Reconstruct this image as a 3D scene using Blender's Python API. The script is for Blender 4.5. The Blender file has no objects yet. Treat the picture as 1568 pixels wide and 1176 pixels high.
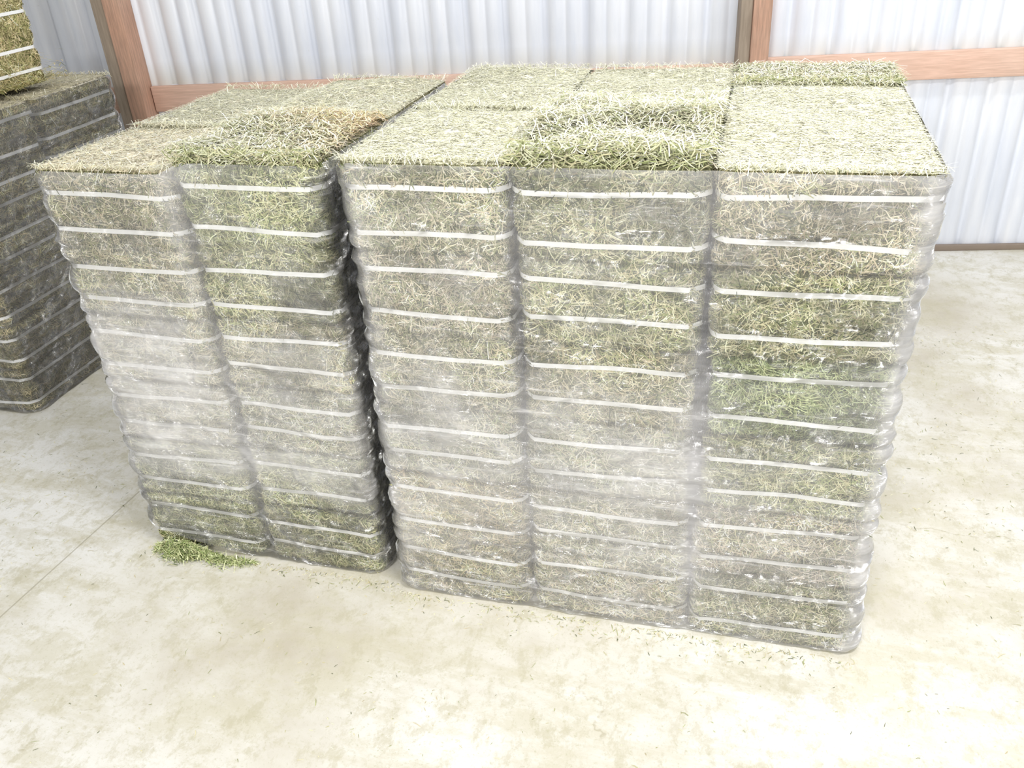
import bpy, math
import numpy as np
from mathutils import Matrix, Vector
rng=np.random.default_rng(7)
H=2.13
scene=bpy.context.scene
# ---------------------------------------------------------------- helpers
def nz(p,scale,seed=0,n=6):
    r=np.random.default_rng(seed+100); out=0
    for i in range(n):
        d=r.normal(size=3); d/=np.linalg.norm(d); s=scale*r.uniform(.6,1.7)
        out=out+np.sin((p@d)*s+r.uniform(0,6.28))
    return out/math.sqrt(n)/1.2
def mesh_obj(name,verts,faces,mat,parent=None,cols=None,attrs=None,smooth=True):
    me=bpy.data.meshes.new(name)
    verts=np.asarray(verts,dtype=np.float32); faces=np.asarray(faces,dtype=np.int32)
    nf,k=faces.shape
    me.vertices.add(len(verts)); me.vertices.foreach_set('co',verts.ravel())
    me.loops.add(nf*k); me.loops.foreach_set('vertex_index',faces.ravel())
    me.polygons.add(nf); me.polygons.foreach_set('loop_start',np.arange(0,nf*k,k,dtype=np.int32))
    me.polygons.foreach_set('loop_total',np.full(nf,k,dtype=np.int32))
    if smooth: me.polygons.foreach_set('use_smooth',np.ones(nf,dtype=bool))
    me.update(calc_edges=True)
    if cols is not None:
        a=me.attributes.new('Col','FLOAT_COLOR','POINT')
        c=np.ones((len(verts),4),dtype=np.float32); c[:,:3]=cols; a.data.foreach_set('color',c.ravel())
    if attrs:
        for k2,v in attrs.items():
            a=me.attributes.new(k2,'FLOAT','POINT'); a.data.foreach_set('value',np.asarray(v,dtype=np.float32))
    me.validate(); me.materials.append(mat)
    ob=bpy.data.objects.new(name,me); scene.collection.objects.link(ob)
    if parent: ob.parent=parent
    return ob
def empty(name):
    e=bpy.data.objects.new(name,None); e.empty_display_size=.2; scene.collection.objects.link(e); return e
def newmat(name):
    m=bpy.data.materials.new(name); m.use_nodes=True; nt=m.node_tree
    for n in list(nt.nodes): nt.nodes.remove(n)
    out=nt.nodes.new('ShaderNodeOutputMaterial'); return m,nt,out
def N(nt,t,**kw):
    n=nt.nodes.new(t)
    for k,v in kw.items():
        if k in n.inputs: n.inputs[k].default_value=v
        else: setattr(n,k,v)
    return n
def noise(nt,scale=(1,1,1),s=5,detail=4,rough=.6,rot=(0,0,0)):
    tc=nt.nodes.new('ShaderNodeTexCoord'); mp=nt.nodes.new('ShaderNodeMapping')
    mp.inputs['Scale'].default_value=scale; mp.inputs['Rotation'].default_value=rot
    no=nt.nodes.new('ShaderNodeTexNoise'); no.inputs['Scale'].default_value=s
    no.inputs['Detail'].default_value=detail; no.inputs['Roughness'].default_value=rough
    nt.links.new(tc.outputs['Object'],mp.inputs[0]); nt.links.new(mp.outputs[0],no.inputs['Vector'])
    return no
def ramp(nt,src,stops):
    r=nt.nodes.new('ShaderNodeValToRGB'); e=r.color_ramp.elements
    while len(e)<len(stops): e.new(.5)
    for i,(p,c) in enumerate(stops):
        e[i].position=p; e[i].color=(*c,1) if len(c)==3 else c
    nt.links.new(src,r.inputs[0]); return r
def mixc(nt,f,a,b,mode='MIX'):
    m=nt.nodes.new('ShaderNodeMix'); m.data_type='RGBA'; m.blend_type=mode; m.clamp_factor=True
    for sock,v in ((m.inputs[0],f),(m.inputs[6],a),(m.inputs[7],b)):
        if hasattr(v,'is_linked'): nt.links.new(v,sock)
        elif isinstance(v,(int,float)): sock.default_value=v
        else: sock.default_value=(*v,1)
    return m.outputs[2]
def math_(nt,op,a,b=0.0,clamp=False):
    m=nt.nodes.new('ShaderNodeMath'); m.operation=op; m.use_clamp=clamp
    for sock,v in ((m.inputs[0],a),(m.inputs[1],b)):
        if hasattr(v,'is_linked'): nt.links.new(v,sock)
        else: sock.default_value=v
    return m.outputs[0]
# ---------------------------------------------------------------- materials
def mat_hay_base():
    m,nt,out=newmat('compressed_hay')
    a=nt.nodes.new('ShaderNodeAttribute'); a.attribute_name='Col'
    n1=noise(nt,(1,1,5),34,3,.7); n2=noise(nt,(5,5,1),30,3,.7,(0,.5,0))
    f=math_(nt,'MAXIMUM',n1.outputs[0],n2.outputs[0])
    r=ramp(nt,f,[(.42,(.16,.16,.13)),(.54,(.55,.54,.49)),(.62,(1.0,1.0,.97)),(.75,(1.8,1.76,1.6))])
    c=mixc(nt,1.0,a.outputs['Color'],r.outputs[0],'MULTIPLY')
    b=N(nt,'ShaderNodeBsdfDiffuse')
    nt.links.new(c,b.inputs[0]); nt.links.new(b.outputs[0],out.inputs[0]); return m
def mat_straw():
    m,nt,out=newmat('hay_straw')
    a=nt.nodes.new('ShaderNodeAttribute'); a.attribute_name='Col'
    b=N(nt,'ShaderNodeBsdfDiffuse')
    nt.links.new(a.outputs['Color'],b.inputs[0]); nt.links.new(b.outputs[0],out.inputs[0]); return m
def mat_wrap(name,amount=1.0):
    m,nt,out=newmat(name)
    a=nt.nodes.new('ShaderNodeAttribute'); a.attribute_name='haze'
    n1=noise(nt,(1,1,14),5,4,.68,(.03,.05,0)); n4=noise(nt,(1,1,1.7),7,2,.5)
    f=math_(nt,'ADD',math_(nt,'MULTIPLY',n1.outputs[0],.8),math_(nt,'MULTIPLY',n4.outputs[0],1.2))
    f=math_(nt,'MULTIPLY',a.outputs['Fac'],f)
    st=ramp(nt,n1.outputs[0],[(.60,(0,0,0)),(.70,(1,1,1))])  # white crinkle highlights painted into the film as diffuse streaks
    f=math_(nt,'ADD',f,math_(nt,'MULTIPLY',st.outputs[0],.17))
    f=math_(nt,'MULTIPLY',f,amount,True)
    tr=N(nt,'ShaderNodeBsdfTransparent'); tr.inputs[0].default_value=(.99,.99,.99,1)
    df=N(nt,'ShaderNodeBsdfDiffuse'); df.inputs[0].default_value=(.85,.835,.83,1)
    bp=N(nt,'ShaderNodeBump'); bp.inputs['Strength'].default_value=1.0; bp.inputs['Distance'].default_value=.32
    hgt=math_(nt,'ADD',math_(nt,'MULTIPLY',n1.outputs[0],.09),math_(nt,'MULTIPLY',n4.outputs[0],1.0))
    nt.links.new(hgt,bp.inputs['Height'])
    gl=N(nt,'ShaderNodeBsdfGlossy'); gl.inputs['Roughness'].default_value=.15; gl.inputs[0].default_value=(1,1,1,1)
    fr=N(nt,'ShaderNodeFresnel'); fr.inputs['IOR'].default_value=1.5
    nt.links.new(bp.outputs[0],gl.inputs['Normal'])
    m1=N(nt,'ShaderNodeMixShader'); m2=N(nt,'ShaderNodeMixShader')
    nt.links.new(f,m1.inputs[0]); nt.links.new(tr.outputs[0],m1.inputs[1]); nt.links.new(df.outputs[0],m1.inputs[2])
    g=math_(nt,'MULTIPLY',fr.outputs[0],2.3,True)
    nt.links.new(g,m2.inputs[0]); nt.links.new(m1.outputs[0],m2.inputs[1]); nt.links.new(gl.outputs[0],m2.inputs[2])
    nt.links.new(m2.outputs[0],out.inputs[0]); return m
def mat_simple(name,col,rough=.5):
    m,nt,out=newmat(name)
    b=N(nt,'ShaderNodeBsdfPrincipled'); b.inputs['Roughness'].default_value=rough
    n=noise(nt,(1,1,1),30,3,.5)
    c=mixc(nt,n.outputs[0],tuple(x*.9 for x in col),col)
    nt.links.new(c,b.inputs['Base Color']); nt.links.new(b.outputs[0],out.inputs[0]); return m
def mat_wood(name,col,dark,sc):
    m,nt,out=newmat(name)
    n=noise(nt,sc,12,6,.6); n2=noise(nt,(1,1,1),3,3,.5)
    r=ramp(nt,n.outputs[0],[(.3,dark),(.6,col),(.8,tuple(min(1,c*1.25) for c in col))])
    c=mixc(nt,math_(nt,'MULTIPLY',n2.outputs[0],.4),r.outputs[0],(.66,.56,.47))
    b=N(nt,'ShaderNodeBsdfPrincipled'); b.inputs['Roughness'].default_value=.75
    nt.links.new(c,b.inputs['Base Color']); nt.links.new(b.outputs[0],out.inputs[0]); return m
def mat_wall():
    m,nt,out=newmat('painted_steel_cladding')
    n=noise(nt,(2.5,2.5,.35),3,6,.6); n2=noise(nt,(1,1,1),45,3,.7)
    r=ramp(nt,n.outputs[0],[(.3,(.74,.78,.87)),(.6,(.89,.91,.955))])
    r2=ramp(nt,n2.outputs[0],[(.68,(0,0,0)),(.78,(1,1,1))])
    c=mixc(nt,math_(nt,'MULTIPLY',r2.outputs[0],.25),r.outputs[0],(.55,.52,.42))
    tc=nt.nodes.new('ShaderNodeTexCoord'); sx=nt.nodes.new('ShaderNodeSeparateXYZ'); nt.links.new(tc.outputs['Object'],sx.inputs[0])
    dz=math_(nt,'SUBTRACT',sx.outputs[2],.474*H+.15)
    dm=math_(nt,'MULTIPLY',math_(nt,'GREATER_THAN',dz,0.0),math_(nt,'SUBTRACT',1.0,math_(nt,'DIVIDE',dz,.14),True),True)
    dm=math_(nt,'MULTIPLY',dm,math_(nt,'MULTIPLY',n.outputs[0],1.0))
    c=mixc(nt,dm,c,(.62,.60,.50))
    b=N(nt,'ShaderNodeBsdfPrincipled'); b.inputs['Roughness'].default_value=.3
    nt.links.new(c,b.inputs['Base Color']); nt.links.new(b.outputs[0],out.inputs[0]); return m
def mat_floor():
    m,nt,out=newmat('dusty_concrete')
    n1=noise(nt,(1,1,1),.8,6,.62); n2=noise(nt,(1,1.8,1),3.2,9,.80,(0,0,.6)); n3=noise(nt,(1,1,1),80,4,.7); n4=noise(nt,(1.6,1,1),9,8,.8,(0,0,-.4))
    n5=noise(nt,(1,4,1),1.6,8,.72,(0,0,.12))
    base=ramp(nt,n1.outputs[0],[(.34,(.53,.485,.385)),(.47,(.69,.665,.59)),(.60,(.80,.79,.745))])
    f2=ramp(nt,n2.outputs[0],[(.48,(0,0,0)),(.58,(1,1,1))])
    c=mixc(nt,math_(nt,'MULTIPLY',f2.outputs[0],.55),base.outputs[0],(.57,.535,.40))
    f5=ramp(nt,n5.outputs[0],[(.52,(0,0,0)),(.62,(1,1,1))])
    c=mixc(nt,math_(nt,'MULTIPLY',math_(nt,'MULTIPLY',f5.outputs[0],n4.outputs[0]),.9),c,(.54,.50,.36))
    f4=ramp(nt,n4.outputs[0],[(.51,(0,0,0)),(.59,(1,1,1))])
    c=mixc(nt,math_(nt,'MULTIPLY',math_(nt,'MULTIPLY',f4.outputs[0],n2.outputs[0]),1.0),c,(.50,.465,.33))
    f3=ramp(nt,n3.outputs[0],[(.57,(0,0,0)),(.69,(1,1,1))])
    c=mixc(nt,math_(nt,'MULTIPLY',f3.outputs[0],.50),c,(.44,.43,.27))
    tc=nt.nodes.new('ShaderNodeTexCoord')
    wn=noise(nt,(1,1,1),5,4,.6)
    vm=nt.nodes.new('ShaderNodeVectorMath'); vm.operation='MULTIPLY_ADD'
    nt.links.new(wn.outputs['Color'],vm.inputs[0]); vm.inputs[1].default_value=(.25,.25,0); nt.links.new(tc.outputs['Object'],vm.inputs[2])
    vo=nt.nodes.new('ShaderNodeTexVoronoi'); vo.feature='DISTANCE_TO_EDGE'; vo.inputs['Scale'].default_value=.6
    nt.links.new(vm.outputs[0],vo.inputs['Vector'])
    cr=ramp(nt,vo.outputs[0],[(0.0,(1,1,1)),(.004,(0,0,0))])
    c=mixc(nt,math_(nt,'MULTIPLY',cr.outputs[0],math_(nt,'MULTIPLY',f2.outputs[0],.7)),c,(.42,.38,.26))
    sx=nt.nodes.new('ShaderNodeSeparateXYZ'); nt.links.new(tc.outputs['Object'],sx.inputs[0])
    j=math_(nt,'ABSOLUTE',math_(nt,'ADD',math_(nt,'ADD',sx.outputs[0],1.13*H+.10),math_(nt,'MULTIPLY',sx.outputs[1],-.05)))
    jr=math_(nt,'LESS_THAN',j,.0035)
    c=mixc(nt,math_(nt,'MULTIPLY',jr,.6),c,(.34,.31,.22))
    b=N(nt,'ShaderNodeBsdfPrincipled'); b.inputs['Roughness'].default_value=.7
    bp=N(nt,'ShaderNodeBump'); bp.inputs['Strength'].default_value=.3; bp.inputs['Distance'].default_value=.005
    nt.links.new(n4.outputs[0],bp.inputs['Height']); nt.links.new(bp.outputs[0],b.inputs['Normal'])
    nt.links.new(c,b.inputs['Base Color']); nt.links.new(b.outputs[0],out.inputs[0]); return m
M_hay=mat_hay_base(); M_straw=mat_straw(); M_wrap=mat_wrap('stretch_wrap_film'); M_strap=mat_simple('plastic_strap',(.97,.97,.95),.35)
# ---------------------------------------------------------------- straws
PAL=np.array([[.28,.30,.15],[.43,.42,.25],[.58,.54,.38],[.86,.82,.64],[.09,.11,.05],[.46,.40,.27],[.72,.68,.50],[.35,.39,.20]])
def straws(c,t,n,L,W,lift,col):
    k=len(c); w=np.cross(n,t); w/=np.linalg.norm(w,axis=1)[:,None]+1e-9
    L=L[:,None]; W=W[:,None]; lift=lift[:,None]
    a=c-t*L*.5; m=c+n*lift+w*(L*rng.normal(0,.06,(k,1))); b=c+t*L*.5
    v=np.stack([a-w*W*.5,a+w*W*.5,m-w*W*.5,m+w*W*.5,b-w*W*.3,b+w*W*.3],axis=1).reshape(-1,3)
    i=np.arange(k)[:,None]*6
    f=np.concatenate([i+np.array([[0,2,3,1]]),i+np.array([[2,4,5,3]])],axis=0)
    return v,f,np.repeat(col,6,axis=0)
class Acc:
    def __init__(s): s.v=[];s.f=[];s.c=[];s.n=0
    def add(s,v,f,c):
        s.v.append(v);s.f.append(f+s.n);s.c.append(c);s.n+=len(v)
    def obj(s,name,mat,parent=None,smooth=True):
        return mesh_obj(name,np.concatenate(s.v),np.concatenate(s.f),mat,parent,np.concatenate(s.c),smooth=smooth)
def randcol(k,tint,pal=PAL,p=None):
    c=pal[rng.choice(len(pal),k,p=p)]*rng.uniform(.8,1.2,(k,1))*np.asarray(tint); return np.clip(c,0.01,.95)
# ---------------------------------------------------------------- stacks
def rr(a,b,r,n):
    segs=[2*(a-r),math.pi/2*r,2*(b-r),math.pi/2*r]*2; tot=sum(segs); s=np.arange(n)/n*tot
    P=np.zeros((n,2));Nn=np.zeros((n,2))
    starts=[(-a+r,-b),(a-r,-b),(a,-b+r),(a,b-r),(a-r,b),(-a+r,b),(-a,b-r),(-a,-b+r)]
    cum=np.concatenate([[0],np.cumsum(segs)])
    dirs=[(1,0),None,(0,1),None,(-1,0),None,(0,-1),None]
    cen=[None,(a-r,-b+r),None,(a-r,b-r),None,(-a+r,b-r),None,(-a+r,-b+r)]
    for q in range(8):
        mk=(s>=cum[q])&(s<cum[q+1]+1e-9); l=s[mk]-cum[q]
        if dirs[q] is not None:
            d=np.array(dirs[q]); P[mk]=np.array(starts[q])+l[:,None]*d; Nn[mk]=[d[1],-d[0]]
        else:
            ang=-math.pi/2+(q//2)*math.pi/2+l/r
            nn=np.stack([np.cos(ang),np.sin(ang)],1); P[mk]=np.array(cen[q])+r*nn; Nn[mk]=nn
    return P,Nn,tot
def g(x,w): return np.exp(-(x/w)**2)
def pinch(t,a,b,s1,s2): return a*(g(t,.05)+g(1-t,.05))+b*(g(t-s1,.11)+g(t-s2,.11))
def sag(p3): return (.007*nz(p3,3.2,900)+.004*nz(p3,8,901)-.004)*np.clip((1.52-p3[:,2])/.25,0,1)
class Col:
    def __init__(s,x0,x1,y0,y1,z0,z1,layers,seed,tints,r=.040):
        s.r=np.random.default_rng(seed); s.seed=seed
        s.cx=(x0+x1)/2;s.cy=(y0+y1)/2;s.a=(x1-x0)/2-.001;s.b=(y1-y0)/2-.001;s.z0=z0;s.z1=z1;s.nl=layers;s.lh=(z1-z0)/layers
        s.NP=480; s.P,s.N,s.tot=rr(s.a,s.b,r,s.NP)
        s.j=s.r.uniform(-.004,.004,(layers+1,2)); s.d=s.r.uniform(-.008,-.001,layers+1)
        s.j[layers-1]=0; s.d[layers-1]=-.001
        s.s1=s.r.uniform(.18,.32,layers+1); s.s2=s.r.uniform(.66,.79,layers+1)
        s.tilt=s.r.uniform(-.05,.05,(layers+1,2))
        s.tints=tints
    def pt(s,k,z,off=0.0):
        k=np.asarray(k)%s.NP; P=s.P[k];Nn=s.N[k]
        q=(z-s.z0)/s.lh; L=np.clip(np.floor(q),0,s.nl-1).astype(int); t=q-L
        tt=np.where((L==s.nl-1)&(t>.8),.5,t)
        corner=1+1.5*(np.minimum(np.abs(Nn[:,0]),np.abs(Nn[:,1]))>.05)
        d=-pinch(tt,.006,.006,s.s1[L],s.s2[L])*corner+s.d[L]
        top=np.clip((z-(s.z1-.015))/.015,0,1); d=d-.005*top**2
        p3=np.stack([P[:,0]+s.cx,P[:,1]+s.cy,z],1)
        d=d+.003*nz(p3,18,s.seed)+.001*nz(p3,60,s.seed+1)+sag(p3)
        o=s.j[L]; x=P+Nn*(d+off)[:,None]+o
        return np.stack([x[:,0]+s.cx,x[:,1]+s.cy,z],1),np.concatenate([Nn,np.zeros((len(k),1))],1),L
    def tint(s,L): return np.array([s.tints[int(l)] for l in range(s.nl)])[L]
    def mesh(s,acc,topcol,topz=0.0):
        npn=96; ks=np.arange(npn)*(s.NP//npn); nzz=s.nl*18
        zs=np.linspace(s.z0,s.z1,nzz+1)
        K=np.tile(ks,len(zs)); Z=np.repeat(zs,npn)
        v,_,L=s.pt(K,Z); base=np.array([.26,.26,.165]); c=base*s.tint(L)
        i=np.arange(npn); f=[]
        for r_ in range(nzz):
            f.append(np.stack([r_*npn+i,r_*npn+(i+1)%npn,(r_+1)*npn+(i+1)%npn,(r_+1)*npn+i],1))
        acc.add(v,np.concatenate(f),c)
        edge=v[-npn:]; cen=np.array([s.cx,s.cy,s.z1]); rings=[];m=14
        for q in range(m+1):
            fr=1-q/m*.985; p=cen+(edge-cen)*fr; p[:,2]=s.z1+.006*min(1,q/1)+topz*min(1,q/2)+.005*nz(p,14,s.seed+5)*min(1,q)+.002*nz(p,70,s.seed+6)*min(1,q)
            rings.append(p)
        v2=np.concatenate(rings); f=[]
        for r_ in range(m):
            f.append(np.stack([r_*npn+i,r_*npn+(i+1)%npn,(r_+1)*npn+(i+1)%npn,(r_+1)*npn+i],1))
        acc.add(v2,np.concatenate(f),np.tile(np.asarray(topcol),(len(v2),1)))
    def straps(s,acc):
        ks=np.arange(0,s.NP,5); n=len(ks)
        for l in range(s.nl):
            for q,ss in enumerate((s.s1[l],s.s2[l])):
                z=s.z0+(l+ss)*s.lh; P=s.P[ks]; zc=z+s.tilt[l,q]*P[:,0]*.6+.0015*np.sin(P[:,0]*14+s.seed+l*2+q)
                rows=[s.pt(ks,zc-.0072,.006)[0],s.pt(ks,zc+.0072,.006)[0]]
                rows[0][:,:2]=rows[1][:,:2]
                v=np.concatenate(rows); i=np.arange(n)
                acc.add(v,np.stack([i,(i+1)%n,n+(i+1)%n,n+i],1),np.ones((2*n,3)))
def side_straws(acc,col,box,dens,tintmul=1.0,Lr=(.015,.07),skip=None):
    x0,x1,y0,y1=box; area=col.tot*(col.z1-col.z0); k=int(area*dens)
    K=rng.integers(0,col.NP,k); Z=rng.uniform(col.z0+.005,col.z1-.006,k)
    p,n,L=col.pt(K,Z,.001)
    m=(p[:,0]<x0+.08)|(p[:,0]>x1-.08)|(p[:,1]<y0+.08)|(p[:,1]>y1-.08)
    p,n,L=p[m],n[m],L[m]; k=len(p)
    T=np.stack([-n[:,1],n[:,0],np.zeros(k)],1); U=np.array([0,0,1.0])
    th=rng.uniform(0,math.pi,k); t=T*np.cos(th)[:,None]+U*np.sin(th)[:,None]+n*rng.normal(0,.03,(k,1))
    t/=np.linalg.norm(t,axis=1)[:,None]
    cl=nz(p,5,col.seed+9)[:,None]; c2=nz(p,23,col.seed+12)[:,None]; c3=nz(p,45,col.seed+14)[:,None]
    tt=col.tint(L)*tintmul*np.clip(1+.14*cl+.28*c2+.20*c3,.3,1.7)
    Ls=rng.uniform(*Lr,k)*rng.uniform(.4,1,k)
    crn=(np.minimum(np.abs(n[:,0]),np.abs(n[:,1]))>.05); Ls=np.where(crn,np.minimum(Ls,.025),Ls)
    acc.add(*straws(p,t,n,Ls,rng.uniform(.0012,.0030,k),rng.uniform(.0003,.0025,k),np.clip(randcol(k,1.0)*tt,.01,.95)))
CUT=np.array([[.92,.90,.74],[.84,.83,.64],[.95,.94,.82],[.75,.75,.55],[.90,.86,.72]])
def top_straws(acc,col,kind,tint,topz=0.0,orange=False,num=None,thick=.028):
    cx,cy,a,b=col.cx,col.cy,col.a-.003,col.b-.003
    if kind=='cut':
        k=num or int(42000*4*a*b); x=rng.uniform(-a,a,k); y=rng.uniform(-b,b,k)
        row=np.round(y/.013); y=np.clip(row*.013+rng.normal(0,.0034,k),-b,b)
        z=col.z1+.007+topz+.005*nz(np.stack([x+cx,y+cy,np.full(k,col.z1)],1),14,col.seed+5)+rng.uniform(-.0005,.001,k)-.002*g((y-row*.013)-.0065,.002)
        p=np.stack([x+cx,y+cy,z],1); th=rng.normal(0,.5,k)
        t=np.stack([np.cos(th),np.sin(th),rng.normal(0,.02,k)],1); n=np.tile([0,0,1.0],(k,1))
        pt_=nz(p,6,col.seed+21)[:,None]*.05+1
        acc.add(*straws(p,t,n,rng.uniform(.004,.015,k),rng.uniform(.0014,.0026,k),rng.uniform(0,.0005,k),np.clip(randcol(k,tint,CUT)*pt_,0,.95)))
        k=520
        x=rng.uniform(-a,a,k);y=rng.uniform(-b,b,k);edge=rng.random(k)<.7
        y=np.where(edge,np.sign(rng.normal(size=k))*b*rng.uniform(.96,1.01,k),y)
        p=np.stack([x+cx,y+cy,np.full(k,col.z1+.013+topz)],1); th=rng.uniform(0,6.28,k)
        t=np.stack([np.cos(th),np.sin(th),rng.normal(0,.45,k)],1); t/=np.linalg.norm(t,axis=1)[:,None]
        acc.add(*straws(p,t,np.tile([0,0,1.0],(k,1)),rng.uniform(.02,.055,k),rng.uniform(.0013,.0026,k),rng.uniform(0,.006,k),randcol(k,tint,CUT)*.92))
    else:
        k=num or int(27000*4*a*b); x=rng.uniform(-a,a,k)*1.01; y=rng.uniform(-b,b,k)*1.01
        lay=rng.uniform(0,1,k)
        z=col.z1+.006+topz+lay*thick+.40*thick*nz(np.stack([x+cx,y+cy,np.full(k,0.)],1),16,col.seed+15)
        p=np.stack([x+cx,y+cy,z],1); th=rng.uniform(0,6.28,k)
        t=np.stack([np.cos(th),np.sin(th),rng.normal(0,.12+3*thick,k)],1); t/=np.linalg.norm(t,axis=1)[:,None]
        pal=np.array([[.90,.87,.73],[.74,.72,.55],[.95,.93,.83],[.58,.58,.40],[.82,.74,.60],[.40,.43,.26]])
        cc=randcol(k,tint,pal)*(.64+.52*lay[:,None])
        if orange:
            o=np.clip((x/a+y/b)*.5+.0+rng.normal(0,.25,k),0,1)[:,None]; cc=cc*(1-o)+cc*np.array([1.22,.94,.80])*o
        n=np.cross(t,np.cross(np.tile([0,0,1.0],(k,1)),t)); n/=np.linalg.norm(n,axis=1)[:,None]
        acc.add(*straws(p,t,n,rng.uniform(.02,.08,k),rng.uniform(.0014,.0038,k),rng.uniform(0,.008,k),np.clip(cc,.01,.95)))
        k=500; x=rng.uniform(-a,a,k); y=-b+rng.uniform(-.006,.02,k); z=col.z1+topz+rng.uniform(-.004,.01+thick,k)
        p=np.stack([x+cx,y+cy,z],1); th=rng.uniform(0,6.28,k)
        t=np.stack([np.cos(th),np.sin(th)*.35,rng.normal(0,.5,k)],1); t/=np.linalg.norm(t,axis=1)[:,None]
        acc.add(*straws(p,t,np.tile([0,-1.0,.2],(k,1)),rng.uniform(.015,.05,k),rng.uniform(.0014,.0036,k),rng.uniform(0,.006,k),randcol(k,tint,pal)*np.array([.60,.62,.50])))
def wrap(parent,box,z0,z1,lh,joints,hazef,mat,zbot=None,ztop=None,r=.065,seed=0,wf=.7):
    x0,x1,y0,y1=box; a=(x1-x0)/2+.004;b=(y1-y0)/2+.004;cx=(x0+x1)/2;cy=(y0+y1)/2
    n=640; P,Nn,tot=rr(a,b,r,n); nzz=int((z1-z0)/lh*26); zs=np.linspace(0,1,nzz+1)
    V=[];HZ=[]
    for s in zs:
        zt=(ztop(P[:,0]+cx) if ztop else np.full(n,z1)); zb=(zbot(P[:,0]+cx,P[:,1]+cy) if zbot else np.full(n,z0))
        z=zb+(zt-zb)*s; Hh=zt-z0; t=((z-z0)/Hh*(round((z1-z0)/lh)))%1.0
        p3=np.stack([P[:,0]+cx,P[:,1]+cy,z],1)
        corner=(np.minimum(np.abs(Nn[:,0]),np.abs(Nn[:,1]))>.05)
        d=.009+.004*corner-wf*pinch(t,.006,.005,.26,.73)*(1+1.5*corner)+sag(p3)
        isf=np.abs(Nn[:,1])>.9
        for jx in joints: d=d-.006*g(P[:,0]+cx-jx,.03)*isf
        q=p3*np.array([.5,.5,2.2]); d=d+.0022*nz(q,22,seed+31)+.0012*nz(p3*np.array([1,1,3]),40,seed+32)
        fold=np.abs(nz(p3*np.array([1,1,2.6]),7,seed+60)); fa=g(fold,.10); fold2=g(np.abs(nz(p3*np.array([1,1,1.5]),16,seed+61)),.08)
        d=d+.004*fa+.003*fold2
        if s>.985: d=d-.008*(s-.985)/.015
        x=P+Nn*d[:,None]
        V.append(np.stack([x[:,0]+cx,x[:,1]+cy,z],1))
        u=(P[:,0]+cx-x0)/(x1-x0); vv=(z-z0)/Hh
        HZ.append(hazef(u,vv,Nn,p3)+.03*fa+.03*fold2)
    V=np.concatenate(V);HZ=np.concatenate(HZ);i=np.arange(n)
    f=np.concatenate([np.stack([r_*n+i,r_*n+(i+1)%n,(r_+1)*n+(i+1)%n,(r_+1)*n+i],1) for r_ in range(nzz)])
    return mesh_obj('stretch_wrap',V,f,mat,parent,attrs={'haze':HZ})
def sm(x): return 1/(1+np.exp(-np.clip(x,-50,50)))
# ---- three-wide stack (right)
X0,X1=-.513*H,.197*H; Y0,Y1=.978*H,1.565*H; HT=.708*H
st=empty('wrapped_hay_bale_stack')
xs=[X0,-.288*H,-.047*H,X1]; splits=[1.255*H,1.285*H,1.42*H]
A=Acc();S=Acc();T=Acc()
tr=np.random.default_rng(3)
kinds=[('cut','cut'),('loose','cut'),('cut','loose')]
for i in range(3):
    for j in range(2):
        ya,yb=(Y0,splits[i]) if j==0 else (splits[i],Y1)
        tints=[np.array([1,1,1])*tr.uniform(.9,1.15)*np.array([tr.uniform(1.0,1.09),1.0,tr.uniform(.91,1.04)]) for _ in range(6)]
        if i==2 and j==0: tints[3]=np.array([.70,.80,.60]); tints[2]=np.array([.98,1,.87]); tints[5]=np.array([1.0,.94,.90]);tints[4]=np.array([.97,.97,.85])
        if i==1 and j==0: tints[5]=np.array([.90,.90,.81]); tints[4]=np.array([.98,.98,.87])
        if i==0 and j==0: tints[1]=np.array([1.2,1.08,.97]); tints[0]=np.array([1.1,1.02,.92])
        c=Col(xs[i],xs[i+1],ya,yb,0.004,HT,6,10+i*3+j,tints)
        kd=kinds[i][j]; tz=.006 if (kd=='loose' and j==0) else tr.uniform(-.003,.003)
        c.mesh(A,(.88,.86,.70) if kd=='cut' else (.42,.42,.27) if j==0 else (.70,.69,.52),tz); c.straps(S)
        side_straws(T,c,(X0,X1,Y0,Y1),22000 if j==0 else 5000)
        top_straws(T,c,kd,np.array([1.01,1.01,.96])*tr.uniform(.98,1.03),tz,thick=.046 if j==0 else .010)
A.obj('hay_bales',M_hay,st); S.obj('bale_straps',M_strap,st); T.obj('hay_stems',M_straw,st,False)
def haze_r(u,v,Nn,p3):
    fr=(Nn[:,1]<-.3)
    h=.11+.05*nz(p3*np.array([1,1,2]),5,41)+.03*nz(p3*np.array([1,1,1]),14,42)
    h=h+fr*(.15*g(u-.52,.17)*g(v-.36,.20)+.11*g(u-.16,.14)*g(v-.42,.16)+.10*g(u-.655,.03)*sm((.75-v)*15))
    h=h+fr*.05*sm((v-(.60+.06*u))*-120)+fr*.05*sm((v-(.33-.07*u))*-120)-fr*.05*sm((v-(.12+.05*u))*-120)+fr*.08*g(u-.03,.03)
    h=h+.42*np.clip(Nn[:,0],0,1)**1.5+.10*g(v-1,.008)+.16*g(u-.975,.02)*fr  # light caught by the right corner painted in as extra haze
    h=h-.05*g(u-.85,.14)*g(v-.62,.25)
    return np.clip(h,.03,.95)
wrap(st,(X0,X1,Y0,Y1),.004,HT-.002,HT/6,xs[1:3],haze_r,M_wrap,seed=1)
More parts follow.
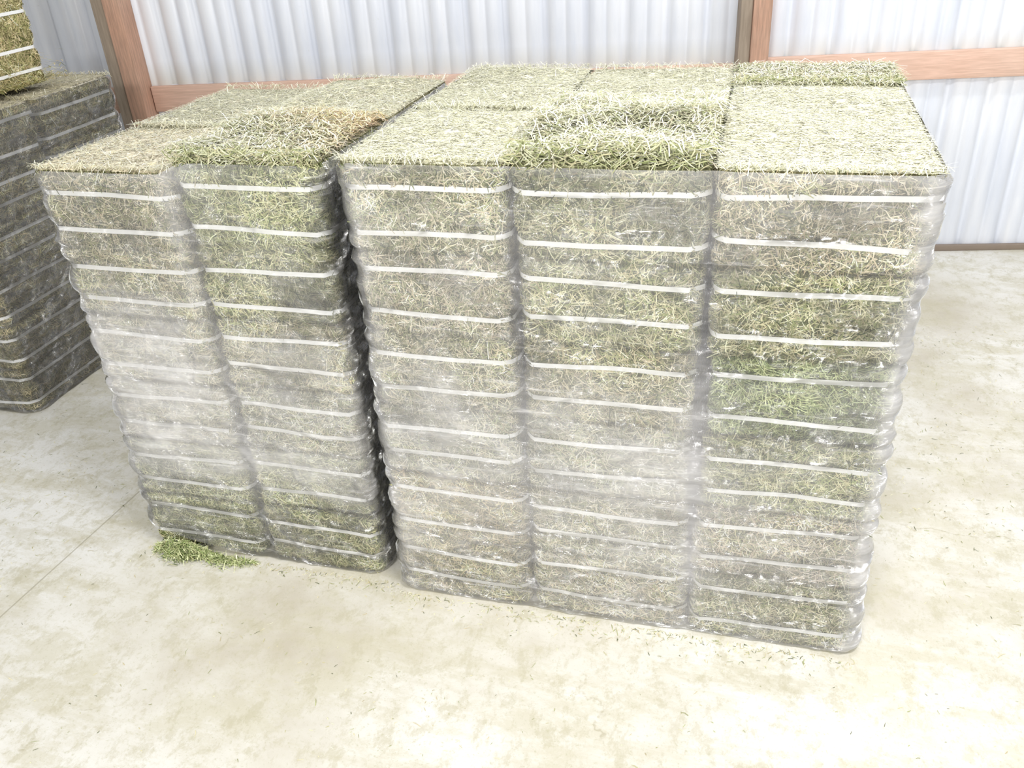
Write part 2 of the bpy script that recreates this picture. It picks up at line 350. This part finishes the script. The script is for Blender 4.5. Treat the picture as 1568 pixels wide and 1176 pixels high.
# ---- two-wide stack (left)
LX0,LX1=-1.0*H,-.545*H; LY0,LY1=.995*H,1.53*H
st2=empty('wrapped_hay_bale_stack')
A=Acc();S=Acc();T=Acc(); lx=[LX0,-.768*H,LX1]; hts=[.682*H,.698*H]
kinds=[('cut','cut'),('loose','cut')]
for i in range(2):
    for j in range(2):
        ya,yb=(LY0,1.235*H) if j==0 else (1.235*H,LY1)
        tints=[np.array([1,1,1])*tr.uniform(.95,1.15)*np.array([tr.uniform(1.0,1.08),1.0,tr.uniform(.92,1.04)]) for _ in range(6)]
        if i==1 and j==0: tints[5]=np.array([.94,.98,.81]);tints[4]=np.array([.99,1.0,.85]);tints[1]=np.array([.97,.99,.85]);tints[0]=np.array([1.02,1.03,.87])
        if i==0 and j==0: tints[5]=np.array([1.0,.95,.92]);tints[1]=np.array([.97,.99,.85]);tints[0]=np.array([1.0,1.03,.85])
        c=Col(lx[i],lx[i+1],ya,yb,0.004,hts[i],6,40+i*3+j,tints)
        kd=kinds[i][j]; tz=.003 if kd=='loose' else 0
        tcol=np.array([1.05,1.0,.95]) if (i==0 and j==0) else np.array([1.0,1.0,.95])
        c.mesh(A,np.array([.86,.82,.69])*tcol if kd=='cut' else (.48,.46,.32),tz); c.straps(S)
        side_straws(T,c,(LX0,LX1,LY0,LY1),22000 if j==0 else 9000)
        top_straws(T,c,kd,tcol,tz,orange=(kd=='loose'),thick=.026)
A.obj('hay_bales',M_hay,st2); S.obj('bale_straps',M_strap,st2); T.obj('hay_stems',M_straw,st2,False)
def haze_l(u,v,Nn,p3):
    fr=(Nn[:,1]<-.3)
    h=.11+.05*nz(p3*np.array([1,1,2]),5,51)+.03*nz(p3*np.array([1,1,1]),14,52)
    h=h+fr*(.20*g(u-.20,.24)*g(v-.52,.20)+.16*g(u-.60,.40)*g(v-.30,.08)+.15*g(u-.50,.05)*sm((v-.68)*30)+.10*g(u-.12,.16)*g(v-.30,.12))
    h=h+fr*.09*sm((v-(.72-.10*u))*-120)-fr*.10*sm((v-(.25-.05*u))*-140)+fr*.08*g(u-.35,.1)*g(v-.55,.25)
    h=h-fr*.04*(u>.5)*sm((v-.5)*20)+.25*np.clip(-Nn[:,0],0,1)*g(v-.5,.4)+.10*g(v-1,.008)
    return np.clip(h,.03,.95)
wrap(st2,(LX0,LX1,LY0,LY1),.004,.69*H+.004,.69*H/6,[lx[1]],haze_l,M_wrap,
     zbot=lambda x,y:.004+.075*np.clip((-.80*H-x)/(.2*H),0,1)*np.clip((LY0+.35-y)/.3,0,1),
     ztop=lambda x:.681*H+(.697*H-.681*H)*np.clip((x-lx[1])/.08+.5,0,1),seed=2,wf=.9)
# ---- distant left stack
st3=empty('wrapped_hay_bale_stack')
A=Acc();S=Acc();T=Acc(); FX0,FX1=-2.02*H,-1.55*H; FY0,FY1=1.34*H,1.89*H
for i in range(2):
    for j in range(2):
        x0=FX0+i*(FX1-FX0)/2; y0=FY0+j*(FY1-FY0)/2
        tints=[np.array([1.12,1.02,.84])*(.76+.08*q)*tr.uniform(.9,1.1) for q in range(6)]  # shade on this stack painted into the tints, lower layers darker
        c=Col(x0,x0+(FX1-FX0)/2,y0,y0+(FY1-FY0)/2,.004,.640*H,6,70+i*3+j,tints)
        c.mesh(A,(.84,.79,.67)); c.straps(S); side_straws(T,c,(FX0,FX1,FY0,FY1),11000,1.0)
        top_straws(T,c,'cut',np.array([1.0,.94,.86]),num=14000)
A.obj('hay_bales',M_hay,st3); S.obj('bale_straps',M_strap,st3); T.obj('hay_stems',M_straw,st3,False)
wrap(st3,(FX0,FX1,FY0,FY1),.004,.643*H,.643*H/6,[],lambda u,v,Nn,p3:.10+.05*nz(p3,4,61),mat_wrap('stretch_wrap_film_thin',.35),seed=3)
# ---- loose bales standing on top of it
st4=empty('hay_bale_pile'); A=Acc();S=Acc();T=Acc()
bx0,bx1,by0,by1=-2.0*H,-1.60*H,1.36*H,1.75*H
zb4=.640*H+.040
c=Col(bx0,bx1,by0,by1,zb4,1.12*H,4,90,[np.array([2.0,1.8,1.5])*tr.uniform(.9,1.1) for _ in range(4)])
c.mesh(A,(.6,.5,.33)); c.straps(S); side_straws(T,c,(bx0,bx1,by0,by1),9000,.80); top_straws(T,c,'cut',np.array([1,.85,.65]),num=3000)
k=900; p=np.stack([rng.uniform(bx1-.05,bx1+.06,k),rng.uniform(by0,by1+.06,k),zb4+.008+rng.exponential(.03,k)],1); th=rng.uniform(0,6.28,k)
t=np.stack([np.cos(th),np.sin(th),rng.normal(0,.12,k)],1); t/=np.linalg.norm(t,axis=1)[:,None]
T.add(*straws(p,t,np.tile([0,0,1.0],(k,1))+.01,rng.uniform(.03,.07,k),rng.uniform(.002,.004,k),rng.uniform(0,.01,k),randcol(k,np.array([1.4,1.25,1.0]))))
A.obj('hay_bales',M_hay,st4); S.obj('bale_straps',M_strap,st4); T.obj('hay_stems',M_straw,st4,False)
# ---------------------------------------------------------------- loose hay at the foot of the left stack + chaff
T=Acc(); k=2200
x=-.905*H+rng.normal(0,.035*H,k); x=np.concatenate([x,rng.uniform(-.965*H,-.78*H,600)]); k=len(x); x=np.clip(x,-.975*H,-.76*H)
y=LY0-.030-np.abs(rng.normal(0,.020,k))*(1+.35*np.sin(x*31)); y=np.clip(y,LY0-.14,LY0-.028)
hh=.055*g(x+.925*H,.10)*g(y-(LY0-.030),.05)+.004
z=.004+rng.uniform(0,1,k)*hh
th=rng.uniform(0,6.28,k); t=np.stack([np.cos(th),np.sin(th)*.5,rng.normal(0,.28,k)],1); t/=np.linalg.norm(t,axis=1)[:,None]
Ls=rng.uniform(.012,.045,k); z=np.maximum(z,np.abs(t[:,2])*Ls*.5+.002)
T.add(*straws(np.stack([x,y,z],1),t,np.tile([0,0,1.0],(k,1)),Ls,rng.uniform(.0012,.0034,k),rng.uniform(0,.006,k),randcol(k,np.array([1.0,1.12,.85]))))
T.obj('loose_hay_clump',M_straw,None,False)
T=Acc(); k=24000
x=rng.uniform(-3.3,3.2,k); y=rng.uniform(.3,4.5,k)
dn=nz(np.stack([x,y,0*x],1),2.5,77)+.6*nz(np.stack([x,y,0*x],1),9,78); m=(rng.random(k)<np.clip(.25+.4*dn,.03,1)*np.clip(.25+y/3,0,1)); x=x[m];y=y[m]
inside=((x>X0-.03)&(x<X1+.03)&(y>Y0-.03)&(y<Y1+.03))|((x>LX0-.03)&(x<LX1+.06)&(y>LY0-.03)&(y<LY1+.03)); x=x[~inside];y=y[~inside]
xe=rng.uniform(LX0,X1,900); ye=np.where(xe<X0,LY0,Y0)-rng.exponential(.025,900)-.025; x=np.concatenate([x,xe]);y=np.concatenate([y,ye]);k=len(x)
th=rng.uniform(0,6.28,k); t=np.stack([np.cos(th),np.sin(th),np.zeros(k)],1)
T.add(*straws(np.stack([x,y,np.full(k,.0015)],1),t,np.tile([0,0,1.0],(k,1)),rng.gamma(2,.004,k)+.003,rng.uniform(.001,.002,k),rng.uniform(.0003,.001,k),randcol(k,np.array([1.2,1.18,1.0]))))
T.obj('hay_chaff',M_straw,None,False)
# ---------------------------------------------------------------- room shell
me_v=[(-9,-3,0),(7,-3,0),(7,7.5,0),(-9,7.5,0)]
mesh_obj('floor',me_v,[[0,1,2,3]],mat_floor(),smooth=False)
sl=.17; ux=np.array([1,sl])/math.hypot(1,sl); nv=np.array([ux[1],-ux[0]])
W0=np.array([0,2.53*H])
def wpt(s,off): return W0+ux*s+nv*off
pitch=.2286; prof=[];s=-7.0
while s<5.5:
    prof+= [(s,0),(s+.014,-.026),(s+.040,-.026),(s+.054,0),(s+.132,0),(s+.138,-.006),(s+.152,-.006),(s+.158,0)]; s+=pitch
v=[];f=[]
for i,(s,o) in enumerate(prof):
    p=wpt(s,o); v+=[(p[0],p[1],0.0),(p[0],p[1],5.0)]
    if i: f.append([2*i-2,2*i,2*i+1,2*i-1])
M_wall=mat_wall(); mesh_obj('wall_back',v,f,M_wall,smooth=False)
def beam(name,s0,s1,o0,o1,z0,z1,mat,bev=.004):
    v=[]
    for z in (z0,z1):
        for (s,o) in ((s0,o0),(s1,o0),(s1,o1),(s0,o1)):
            p=wpt(s,o); v.append((p[0],p[1],z))
    f=[[0,1,2,3],[4,7,6,5],[0,4,5,1],[1,5,6,2],[2,6,7,3],[3,7,4,0]]
    ob=mesh_obj(name,v,f,mat,smooth=False)
    b=ob.modifiers.new('b','BEVEL'); b.width=bev; b.segments=2; return ob
M_wh=mat_wood('lumber_girt',(.82,.54,.42),(.64,.40,.29),(.6,.6,9)); M_wv=mat_wood('lumber_post',(.60,.33,.22),(.36,.20,.13),(8,8,.6)); M_wd=mat_wood('lumber_post_dark',(.34,.27,.20),(.22,.17,.12),(8,8,.6))
k=math.hypot(1,sl)
cpost=-.045*H*k; lpost=-1.735*H*k
beam('wall_girt',lpost+.065,cpost-.09,.001,.040,.474*H,.474*H+.15,M_wh)
beam('wall_girt',cpost+.09,5.2,.001,.040,.485*H,.485*H+.15,M_wh)
beam('wall_girt',-6.8,lpost-.125,.001,.040,.474*H,.474*H+.15,M_wh)
pe=empty('wooden_post')
a=beam('post_front_ply',cpost-.02,cpost+.080,.001,.15,0,5,M_wv); a.parent=pe
a=beam('post_side_ply',cpost-.085,cpost-.021,.001,.135,0,5,M_wd); a.parent=pe
pe=empty('wooden_post')
a=beam('post_front_ply',lpost-.04,lpost+.06,.001,.15,0,5,M_wv); a.parent=pe
a=beam('post_side_ply',lpost-.12,lpost-.041,.001,.13,0,5,M_wd); a.parent=pe
M_base=mat_simple('grade_board',(.30,.24,.19),.9)
beam('baseboard_back',-6.8,5.3,.001,.03,0,.035,M_base)
# ---------------------------------------------------------------- light
w=bpy.data.worlds.new('World'); scene.world=w; w.use_nodes=True
bg=w.node_tree.nodes['Background']; bg.inputs[0].default_value=(.95,.97,1,1); bg.inputs[1].default_value=.62
def area(name,loc,tgt,size,power,col=(1,1,1)):
    l=bpy.data.lights.new(name,'AREA'); l.shape='RECTANGLE'; l.size=size[0]; l.size_y=size[1]; l.energy=power; l.color=col
    o=bpy.data.objects.new(name,l); scene.collection.objects.link(o); o.location=loc
    o.rotation_euler=(Vector(tgt)-Vector(loc)).to_track_quat('-Z','Y').to_euler(); return o
area('ceiling_light',(.9,.9,4.4),(.1,1.9,0),(1.3,.22),105,(1,.985,.97))
area('ceiling_light',(-.9,-1.9,3.2),(-.5,2.0,.9),(1.0,.30),125,(1,.99,.975))
area('front_fill_light',(.8,-2.7,1.7),(-.4,2.1,.8),(.9,.6),75,(1,.99,.98))  # added low fill from the front: lifts vertical faces, gives film glints
area('ceiling_light',(1.2,4.2,4.7),(1.2,4.2,0),(1.3,.22),60,(.97,.98,1))
# ---------------------------------------------------------------- camera
cam=bpy.data.cameras.new('camera'); co=bpy.data.objects.new('camera',cam); scene.collection.objects.link(co)
X=Vector((.9643,-.0841,.2513)).normalized(); Y=Vector((.2590,.4969,-.8282)); Y=(Y-X*Y.dot(X)).normalized(); Z=X.cross(Y)
R=Matrix((X,Y,Z)).to_4x4(); co.matrix_world=Matrix.Translation((0,0,H))@R
cam.sensor_width=36; cam.lens=1330/1568*36; cam.clip_start=.02
scene.camera=co
scene.view_settings.view_transform='Standard'
scene.view_settings.exposure=0.0
print('BUILD OK')
